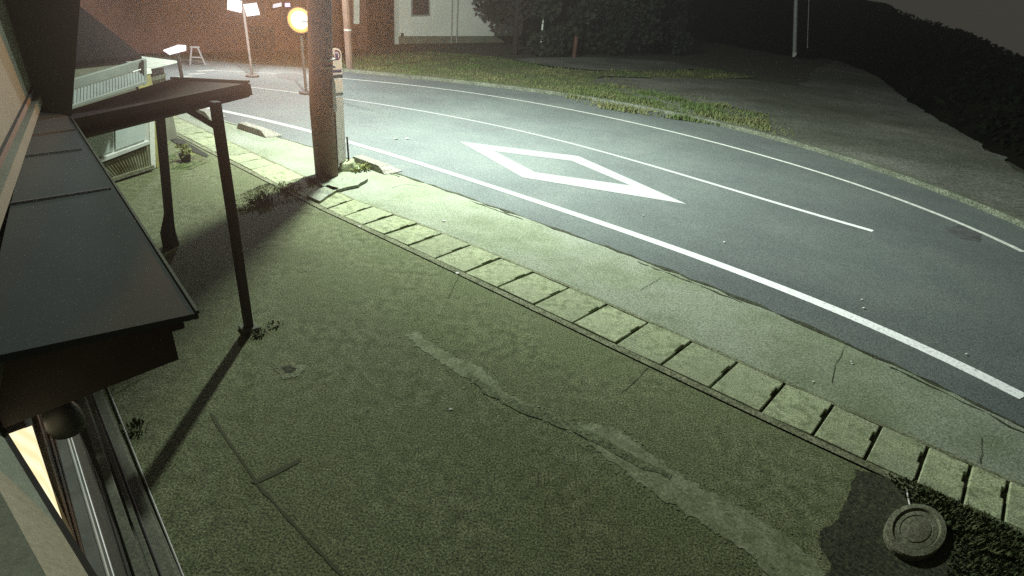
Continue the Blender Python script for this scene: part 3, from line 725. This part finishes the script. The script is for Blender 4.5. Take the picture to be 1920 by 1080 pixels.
mb = MB(); mb.bar(nr + Z * .01, fr_ + Z * .01, .03, .02); mb.build("edge_trim", m_sash, porch)
ceil_ = [nlft - Z * .12, nr - Z * .10, fr_ - Z * .08, fl_ - Z * .08]
mb = MB(); mb.prism([p for p in ceil_], Z * -.02); mb.build("ceiling", m_dark, porch)
p1b = G(467, 618); p1t = atdist(403, 190, math.hypot(p1b.x, p1b.y) * 1.0)
mb = MB(); mb.bar(p1b - Z * .05, p1t, .075, .075, Vector((.6, .8, 0))); mb.build("post", m_post, porch, bevel=.006)
MB().box(p1b + Z * .02, .16, .16, .04, U2, V2).build("post_base", m_plinth, porch, bevel=.01)
p2b = G(321, 462); p2t = atdist(299, 208, math.hypot(p2b.x, p2b.y))
mb = MB(); mb.bar(p2b - Z * .05, p2t, .085, .085, Vector((.6, .8, 0))); mb.build("post", m_post, porch, bevel=.006)
mb = MB(); mb.tube([p2b - Z * .05, p2b + Z * .20, p2b + (p2t - p2b) * .26], [.10, .09, .05], 4); mb.build("post_base", m_post, porch)
k1 = p1b.lerp(p1t, .90); k2 = nr.lerp(fr_, .15) - Z * .11
mb = MB(); mb.bar(k1, k1 + (nr - nlft).normalized() * -.28 + Z * .26, .05, .05); mb.build("brace", m_darkwood, porch)

# ------------------------------------------------------------------ neighbour's house
A = G(196, 347); B = G(292, 317); dN = (B - A).normalized(); nN = Vector((dN.y, -dN.x, 0))
if nN.dot(-A) < 0: nN = -nN
def F(x, y, off=0): return onplane(x, y, A + nN * off, nN)
nbh = thing("neighbour_house", A, "neighbour's low house with pale awning and stained corrugated skirting", "house")
wl, wr = F(120, 372), F(291, 317); wl.z = wr.z = 0
top_z = F(275, 112).z
wl = wl - dN * 2.0
mb = MB(); mb.hexa([wl - nN * 4, wr - nN * 4, wr - nN * .02, wl - nN * .02] + [p + Z * (top_z - .02) for p in (wl - nN * 4, wr - nN * 4, wr - nN * .02, wl - nN * .02)]); mb.build("wall", m_found, nbh)
# roof behind the gutter board, dark
r1 = F(120, 158, .0); r2 = F(272, 114, .0)
r1 = Vector((r1.x, r1.y, top_z)) - dN * 2; r2 = Vector((r2.x, r2.y, top_z)) - dN * .05
mb = MB(); mb.prism([r1, r2, r2 - nN * 2.4 + Z * 1.5, r1 - nN * 2.4 + Z * 1.5], Z * .08); mb.build("roof", m_tile, nbh)
def panel(name, px, off, th, m, parent=nbh):
    q = [F(x, y, off) for x, y in px]; mb = MB(); mb.prism(q, nN * -th); return mb.build(name, m, parent)
panel("gutter_board", [(120, 172), (274, 126), (274, 110), (120, 155)], .40, .06, m_awnb)
# ribbed awning slope
def ribbed(name, bl, br, tr, tlq, off0, off1, n, amp, m, parent=nbh):
    """corrugated sheet between a lower edge (off0) and an upper edge (off1)"""
    L0, R0 = F(*bl, off0), F(*br, off0); L1, R1 = F(*tlq, off1), F(*tr, off1); mb = MB(); vs = []; N = n * 6
    nn = (R0 - L0).cross(L1 - L0).normalized()
    if nn.dot(nN) < 0: nn = -nn
    for i in range(N + 1):
        t = i / N; o = nn * (amp * (1 if (i % 6) in (0, 1) else -1 if (i % 6) in (3, 4) else 0)); vs += [L0.lerp(R0, t) + o, L1.lerp(R1, t) + o, L0.lerp(R0, t) + o - nn * .008, L1.lerp(R1, t) + o - nn * .008]
    fs = []
    for i in range(N): a = 4 * i; fs += [(a, a + 4, a + 5, a + 1), (a + 2, a + 3, a + 7, a + 6)]
    return mb.add(vs, fs).build(name, m, parent)
ribbed("awning", (118, 205), (272, 154), (270, 129), (120, 174), .55, .40, 26, .006, m_awn)
panel("awning_edge", [(118, 209), (274, 157), (274, 152), (118, 204)], .58, .04, m_awnb)
panel("corner_post", [(271, 160), (276, 158), (275, 112), (270, 113)], .48, .06, m_awnb)
fw_ = panel("window_frame", [(150, 318), (280, 268), (278, 205), (150, 245)], .03, .05, m_offwhite)
panel("glass_pane", [(158, 303), (213, 282), (212, 222), (158, 240)], .045, .01, m_cyan, fw_)
panel("glass_pane", [(217, 281), (273, 261), (271, 205), (216, 222)], .050, .01, m_frosted, fw_)
panel("window_sill", [(150, 320), (281, 270), (281, 264), (150, 312)], .09, .08, m_offwhite)
ribbed("skirting_sheet", (190, 345), (283, 314), (280, 274), (152, 322), .03, .03, 22, .010, m_corr)
panel("base_board", [(186, 349), (290, 316), (290, 310), (186, 342)], .08, .07, m_gut)
panel("corner_board", [(283, 318), (292, 314), (289, 205), (279, 208)], .02, .10, m_white)
# block pier and low kerb at its corner
pc = F(306, 300, -.25); pc.z = 0
pier = thing("block_pier", pc, "yellowish mossy block pier at the neighbour's house corner", "pier")
q0, q1 = G(294, 316), G(318, 306)
mb = MB(); hgt = 1.55; bk = Vector((-.5, .35, 0)) * .6
mb.hexa([q0, q1, q1 + bk, q0 + bk, q0 + Z * hgt, q1 + Z * hgt, q1 + bk + Z * hgt, q0 + bk + Z * hgt]); mb.build("shaft", m_yellow, pier, bevel=.01)
mb = MB(); cc = (q0 + q1) / 2 + bk / 2; mb.box(cc + Z * (hgt + .04), .42, .40, .08, (q1 - q0).normalized(), bk.normalized()); mb.build("cap", m_white, pier, bevel=.01)
# flat dark sheet for the shade inside an open gutter stretch and mossy mound
struct(sheet("gutter_shade", [G(*p) for p in [(318, 254), (345, 264), (392, 292), (388, 296), (340, 276), (320, 264)]], .012, m_gap))
o = sheet("moss_patch", jag([G(*p) for p in [(300, 300), (335, 282), (375, 292), (395, 302), (360, 318), (310, 318)]], .15, .04), .006, m_gbase); struct(o)
# small potted plant
pt = G(349, 303)
pot = thing("potted_plant", pt, "small yellow green plant in a dark pot near the pier", "potted plant")
MB().lathe([(.075, 0), (.10, .13), (.105, .15), (.09, .15), (.085, .13), (.0, .125)], pt, 18).build("pot", m_post, pot)
rnd = random.Random(5); mb = MB()
for i in range(60):
    p = pt + Vector((rnd.gauss(0, .06), rnd.gauss(0, .06), .12 + rnd.uniform(0, .22))); leaf(mb, p, rnd.uniform(.03, .06), rnd)
mb.build("leaves", m_weedlit, pot)
# small annex beyond the awning
an = thing("annex_shed", F(300, 160, -.6), "low pale annex with dark window beyond the neighbour's awning", "shed")
def F2(x, y, off=0): return onplane(x, y, A + nN * (off - 1.2) + dN * 0, nN)
def panel2(name, px, off, th, m, parent=an):
    q = [F2(x, y, off) for x, y in px]; mb = MB(); mb.prism(q, nN * -th); return mb.build(name, m, parent)
gl_, gr_ = F2(262, 160), F2(312, 147)
gl_.z = gr_.z = -.02
zt = F2(310, 125).z
mb = MB(); mb.hexa([gl_ - nN * 1.5, gr_ - nN * 1.5, gr_ - nN * .02, gl_ - nN * .02] + [p + Z * (zt) for p in (gl_ - nN * 1.5, gr_ - nN * 1.5, gr_ - nN * .02, gl_ - nN * .02)]); mb.build("wall", m_found, an)
panel2("window", [(278, 146), (306, 138), (306, 128), (278, 134)], 0, .03, m_glassdark)
panel2("roof_edge", [(276, 131), (332, 118), (332, 114), (276, 126)], .25, 1.6, m_offwhite)
panel2("sill", [(276, 154), (311, 145), (311, 138), (276, 147)], .03, .05, m_offwhite)

# ------------------------------------------------------------------ far side: white house, trees, poles, lamps
WA, WB = G(748, 82), G(905, 80); dW = (WB - WA).normalized(); nW = Vector((dW.y, -dW.x, 0))
if nW.dot(-WA) < 0: nW = -nW
def FW(x, y, off=0): return onplane(x, y, WA + nW * off, nW)
wh = thing("white_house", WA, "plain white walled house across the road beside the dark trees", "house")
WC = WB + dW * 4
mb = MB(); bW = (WA.normalized() + dW * .06).normalized() * 6; mb.hexa([WA + bW, WC + bW, WC, WA] + [p + Z * 5.2 for p in (WA + bW, WC + bW, WC, WA)]); mb.build("wall", m_white, wh)
mb = MB(); mid = (WA + WC) / 2
mb.prism([WA + nW * .4 - dW * .4 + Z * 5.2, WC + nW * .4 + dW * .4 + Z * 5.2, WC - nW * 3 + dW * .4 + Z * 7, WA - nW * 3 - dW * .4 + Z * 7], Z * .12)
mb.prism([WA - nW * 6.4 - dW * .4 + Z * 5.2, WC - nW * 6.4 + dW * .4 + Z * 5.2, WC - nW * 3 + dW * .4 + Z * 7, WA - nW * 3 - dW * .4 + Z * 7], Z * .12); mb.build("roof", m_tile, wh)
mb = MB(); mb.box((WA + WC) / 2 + Z * .2 + nW * .03, (WC - WA).length + .06, .06, .42, dW, nW); mb.build("foundation", m_found, wh)
fr2 = MB(); fr2.prism([FW(x, y, .04) for x, y in [(771, 31), (807, 30), (805, -40), (771, -40)]], nW * -.05); fr2 = fr2.build("window", m_steel, wh)
mb = MB(); mb.prism([FW(x, y, .06) for x, y in [(774, 28), (804, 27), (803, -40), (774, -40)]], nW * -.03); mb.build("pane", m_glassdark, fr2)
mb = MB(); mb.prism([FW(x, y, .03) for x, y in [(742, 84), (749, 82), (747, -60), (741, -60)]], nW * -.12); mb.build("corner_trim", m_offwhite, wh)
for xx in (846, 856):
    p0 = FW(xx, 83, .12); p1 = FW(xx, -10, .12); p0.z = 0; mb = MB(); mb.tube([p0, Vector((p0.x, p0.y, 5))], .04, 8); mb.build("downpipe", m_steel, wh)
mb = MB(); mb.prism([FW(x, y, .03) for x, y in [(752, 68), (757, 68), (757, 62), (752, 62)]], nW * -.02); mb.build("vent", m_dark, wh)

def tree(base, h, rx, ry, nleaf, label, seed, lowest=.12, lf=.22, trunk_r=.16):
    rnd = random.Random(seed); t = thing("tree", base, label, "tree", "dark trees across the road")
    mb = MB(); top = base + Vector((rnd.uniform(-.3, .3), 0, h * .8)); mb.tube([base - Z * .1, base.lerp(top, .5) + Vector((.1, 0, 0)), top], [trunk_r, trunk_r * .7, .04], 8)
    lobes = []
    for i in range(13):
        a = rnd.uniform(0, 6.28); zz = rnd.uniform(lowest * .5, .8); q = base + Vector((math.cos(a) * rx * rnd.uniform(.25, .75), math.sin(a) * ry * rnd.uniform(.25, .75), h * zz))
        mb.tube([base.lerp(top, zz * .7), q], [trunk_r * .35, .02], 5); lobes.append((q, rnd.uniform(.35, .6)))
    mb.build("trunk", m_bark, t)
    mb = MB()
    for i in range(nleaf):
        q, s = rnd.choice(lobes); d = Vector((rnd.gauss(0, 1), rnd.gauss(0, 1), rnd.gauss(0, 1))).normalized() * (rnd.random() ** .45)
        p = q + Vector((d.x * rx * s, d.y * ry * s, d.z * h * .30 * s + 0)) 
        if p.z < .15: p.z = .15 + rnd.random() * .3
        leaf(mb, p, rnd.uniform(.5, 1.2) * lf, rnd)
    mb.build("crown", m_leaf, t); return t
tree(G(965, 103), 7.5, 2.9, 2.2, 4200, "dark broad tree beside the white house wall", 31)
tree(G(1060, 100), 8, 3.2, 2.4, 4200, "dark tree behind the short rusty post", 32)
tree(G(1150, 101), 7.5, 3.0, 2.4, 4200, "dark tree behind the pale gravel, between the rusty post and the leaning trunk", 33)
tree(G(1235, 98), 6.5, 2.4, 2.2, 3000, "dark low tree at the right end of the tree row", 34)

def simple_pole(name, base, h, r0, r1, m, label, cat="pole"):
    t = thing(name, base, label, cat); return t
t = thing("sign_post", G(1012, 105), "thin white sign post with small dark head before the trees", "sign post")
b0 = t.location; tpz = atdist(1010, 10, math.hypot(b0.x, b0.y)).z
MB().tube([b0, Vector((b0.x, b0.y, tpz))], .05, 8).build("post", m_offwhite, t)
d_ = Vector((-b0.x, -b0.y, 0)).normalized(); s_v = Vector((-d_.y, d_.x, 0))
mb = MB(); cz = Vector((b0.x, b0.y, tpz - .25)) + d_ * .07
mb.prism([cz + s_v * .17 * math.cos(2 * math.pi * i / 8 + .39) + Z * .36 * math.sin(2 * math.pi * i / 8 + .39) for i in range(8)], d_ * .03); mb.build("sign_plate", m_rust, t)
t = thing("short_post", G(1076, 109), "short rusty brown post at the edge of the pale gravel", "post"); b0 = t.location
MB().tube([b0, b0 + Z * 1.05], .11, 10).build("shaft", m_rust, t); MB().tube([b0 + Z * 1.05, b0 + Z * 1.15, b0 + Z * 1.18], [.13, .12, .03], 10).build("cap", m_rust, t)
t = thing("utility_pole", G(1490, 103), "slim grey utility pole standing far off at the hill's foot", "utility pole"); b0 = t.location * .72; t.location = b0 = G(1490, 106)
dd = math.hypot(b0.x, b0.y); tp_ = atdist(1494, -60, dd)
MB().tube([b0 - Z * .1, tp_], [.17, .15], 10).build("shaft", m_steel, t); MB().tube([b0 + Vector((0, 0, -.1)), b0 + (tp_ - b0) * .05], [.19, .19], 10).build("foot_sleeve", m_offwhite, t)
MB().tube([b0 + Vector((1.2, .2, -.1)), tp_ + Vector((1.1, 0, 0))], .035, 6).build("guy_wire", m_steel, t)

# farther pole, sign and cross-braced trestle behind the amber lamp
t = thing("utility_pole", G(656, 130), "pale thin pole right behind the bus stop sign across the road", "utility pole"); b0 = t.location
MB().tube([b0, b0 + Vector((-.05, 0, 5.5))], .14, 10).build("shaft", m_pole, t); MB().tube([b0 + Z * 1.4, b0 + Z * 1.46], .155, 10).build("band", m_steel, t)
def trestle(base, wd, h, label, grp):
    t = thing("trestle", base, label, "trestle", grp); d = Vector((-base.x, -base.y, 0)).normalized(); s = Vector((-d.y, d.x, 0)); top = base + Z * h
    for k in (-1, 1):
        MB().bar(base + s * k * wd / 2, top + s * k * wd * .18, .05, .05, d).build("leg", m_dimsteel, t)
        MB().bar(base + s * k * wd / 2 - d * .5, top + s * k * wd * .18 - d * .05, .05, .05, d).build("leg", m_dimsteel, t)
    MB().bar(top - s * wd * .3, top + s * wd * .3, .05, .06, d).build("crossbar", m_dimsteel, t)
    MB().bar(base + Z * h * .45 - s * wd * .36, base + Z * h * .45 + s * wd * .36, .04, .05, d).build("crossbar", m_dimsteel, t)
trestle(G(371, 123), .50, .62, "small white metal trestle on the far verge at the left", "trestles across the road")
trestle(G(642, 70), 1.15, 1.7, "tall pale trestle to the right of the amber lamp", "trestles across the road")

# long dark building behind the lamps with lit shop signs
s0, s1 = G(300, 100), G(690, 92)
dB = (s1 - s0).normalized(); nB = Vector((dB.y, -dB.x, 0))
if nB.dot(-s0) < 0: nB = -nB
s0 = s0 - dB * 6
shop = thing("shop_building", s0, "dim brown low shop building across the road behind the lamps", "building")
mb = MB(); mb.hexa([s0 - nB * 6, s1 - nB * 6, s1, s0] + [p + Z * 4.6 for p in (s0 - nB * 6, s1 - nB * 6, s1, s0)]); mb.build("wall", m_brown, shop)
mb = MB(); mb.prism([s0 + nB * .6 - dB * .4 + Z * 4.6, s1 + nB * .6 + dB * .4 + Z * 4.6, s1 - nB * 6.4 + dB * .4 + Z * 4.6, s0 - nB * 6.4 - dB * .4 + Z * 4.6], Z * .25); mb.build("roof", m_tile, shop)
def FS(x, y, off=0): return onplane(x, y, s0 + nB * off, nB)
def panelS(name, px, off, th, m, parent=shop):
    mb = MB(); mb.prism([FS(x, y, off) for x, y in px], nB * -th); return mb.build(name, m, parent)
panelS("door", [(470, 104), (515, 103), (515, 50), (470, 50)], .04, .05, m_glassdark)
panelS("window", [(560, 92), (600, 92), (600, 60), (560, 60)], .04, .05, m_glassdark)
panelS("wall_board", [(664, 45), (674, 45), (674, -10), (664, -10)], .06, .06, m_offwhite)
m_vio = emis("violet_lamp", (.75, .5, 1.0), 2.2); m_wh = emis("white_sign_light", (.95, .92, 1.0), .9)
for px, m, lab in (([(536, 13), (544, 13), (544, 6), (536, 6)], m_vio, "tiny violet sign light above the amber lamp"),
                   ([(513, 15), (528, 12), (528, 5), (514, 8)], m_wh, "tiny white sign light left of the violet one")):
    q = [FS(x, y, .3) for x, y in px]; cen = sum(q, Vector()) / 4
    t = thing("sign_light", cen, lab, "sign light"); mb = MB(); mb.prism(q, nB * -.08); mb.build("face", m, t)
    mb = MB(); mb.prism([cen + (p - cen) * 1.15 - nB * .085 for p in q], nB * -.2); mb.build("housing", m_dark, t)
# lit sign board on the left
def panelAt(px, dist): return [atdist(x, y, dist) for x, y in px]
bd = 19.5
q = panelAt([(306, 95), (318, 103), (349, 95), (349, 86), (334, 85)], bd)
cen = sum(q, Vector()) / 5; t = thing("lit_sign", Vector((cen.x, cen.y, 0)), "bright white lit sign board beyond the neighbour's roof", "lit sign")
bdir = Vector((-cen.x, -cen.y, 0)).normalized(); mb = MB(); mb.prism(q, bdir * -.15); mb.build("board", emis("sign_board_light", (.97, .94, 1), 1.6), t)
MB().tube([Vector((cen.x, cen.y, 0)) - bdir * .1, Vector((cen.x, cen.y, cen.z)) - bdir * .1], .05, 8).build("post", m_post, t)

# amber lamp and white floodlight
def stand_lamp(name, x, y, dist, r, colr, strength, power, label, cat, twin=False):
    p = atdist(x, y, dist); b = Vector((p.x, p.y, 0)); t = thing(name, b, label, cat); d = (CAM - p).normalized(); s = d.cross(Z).normalized(); u = s.cross(d)
    if twin:
        em = emis(name + "_light", colr, strength)
        for k in (-1, 1):
            q = p + s * k * r * .62 + u * k * r * .12; s2 = (s + u * .18 * k).normalized(); u2 = d.cross(s2)
            hd_ = MB().box(q - d * .09, r * 1.1, r * .95, .14, s2, u2, d).build("lamp_head", m_dark, t, bevel=.015)
            MB().box(q - d * .012, r * 1.0, r * .85, .02, s2, u2, d).build("lens", em, hd_)
        MB().bar(p - s * r * 1.2 - d * .2, p + s * r * 1.2 - d * .2, .05, .05).build("crossbar", m_post, t)
        MB().tube([b, p - d * .2], .04, 8).build("post", m_post, t); MB().tube([b, b + Z * .05], .22, 12).build("foot_plate", m_post, t)
        l = bpy.data.lights.new(name + "_light", 'POINT'); l.energy = power; l.color = colr; l.shadow_soft_size = .15
        lo = bpy.data.objects.new(name + "_light", l); C.objects.link(lo); lo.location = p + d * .45 - b; lo.parent = t
        return
    mb = MB(); n = 24
    ringp = lambda rr, o: [p + d * o + s * (rr * math.cos(2 * math.pi * i / n)) + u * (rr * math.sin(2 * math.pi * i / n)) for i in range(n)]
    prof = [(r * .55, -.22), (r * .9, -.16), (r * 1.08, -.02), (r * 1.08, .02), (r, .02)]
    vs = []; fs = []
    for rr, o in prof: vs += ringp(rr, o)
    for i in range(len(prof) - 1):
        for k in range(n): fs.append((i * n + k, i * n + (k + 1) % n, (i + 1) * n + (k + 1) % n, (i + 1) * n + k))
    fs.append(tuple(range(n))); mb.add(vs, fs).build("housing", m_dark, t)
    mb = MB(); vs = []; fs = []
    pr = [(r * .995, .0), (r * .92, .05), (r * .74, .09), (r * .4, .12), (.01, .13)]
    for rr, o in pr: vs += ringp(rr, o)
    for i in range(len(pr) - 1):
        for k in range(n): fs.append((i * n + k, i * n + (k + 1) % n, (i + 1) * n + (k + 1) % n, (i + 1) * n + k))
    vs1 = vs[2 * n:]; fs1 = [tuple(i - 2 * n for i in f) for f in fs if min(f) >= 2 * n]; fs0 = [f for f in fs if max(f) < 3 * n]
    mb.add(vs1, fs1).build("lens", emis(name + "_light", (1, .86, .62), strength), t, smooth=True)
    MB().add(vs[:3 * n], fs0).build("lens_rim", emis(name + "_rim_light", (1, .34, .06), 2.2), t, smooth=True)
    MB().tube([b, p - d * .12], .045, 8).build("post", m_post, t)
    MB().tube([b, b + Z * .05], .22, 12).build("foot_plate", m_post, t)
    l = bpy.data.lights.new(name + "_light", 'SPOT'); l.energy = power; l.color = colr; l.shadow_soft_size = .15; l.spot_size = math.radians(64); l.spot_blend = .9
    lo = bpy.data.objects.new(name + "_light", l); C.objects.link(lo); lo.location = p + d * .45 - b; lo.parent = t
    lo.rotation_euler = (d + Z * .34).to_track_quat('-Z', 'Y').to_euler()
stand_lamp("amber_lamp", 562, 38, 19.0, .33, (1.0, .40, .10), 16, 6000, "round amber lamp glowing across the road just left of the utility pole", "lamp")
stand_lamp("flood_lamp", 456, 14, 22.0, .40, (.98, .96, 1.0), 14, 2600, "bright white twin flood lamp across the road at the top edge", "lamp", True)

# ------------------------------------------------------------------ scattering volume added to spread a glow around the lamps
hz_ = MB().box((-10, 38, 6), 170, 150, 16.5).build("glow_haze", None); tag(hz_, kind="stuff")
hm = bpy.data.materials.new("glow_haze"); hm.use_nodes = True; n = hm.node_tree.nodes; n.remove(n["Principled BSDF"])
pv = n.new("ShaderNodeVolumePrincipled"); pv.inputs["Density"].default_value = .0042; pv.inputs["Color"].default_value = (.95, .95, .95, 1); pv.inputs["Anisotropy"].default_value = .9
hm.node_tree.links.new(pv.outputs[0], n["Material Output"].inputs["Volume"]); hz_.data.materials.append(hm)
hm.cycles.volume_sampling = 'EQUIANGULAR'
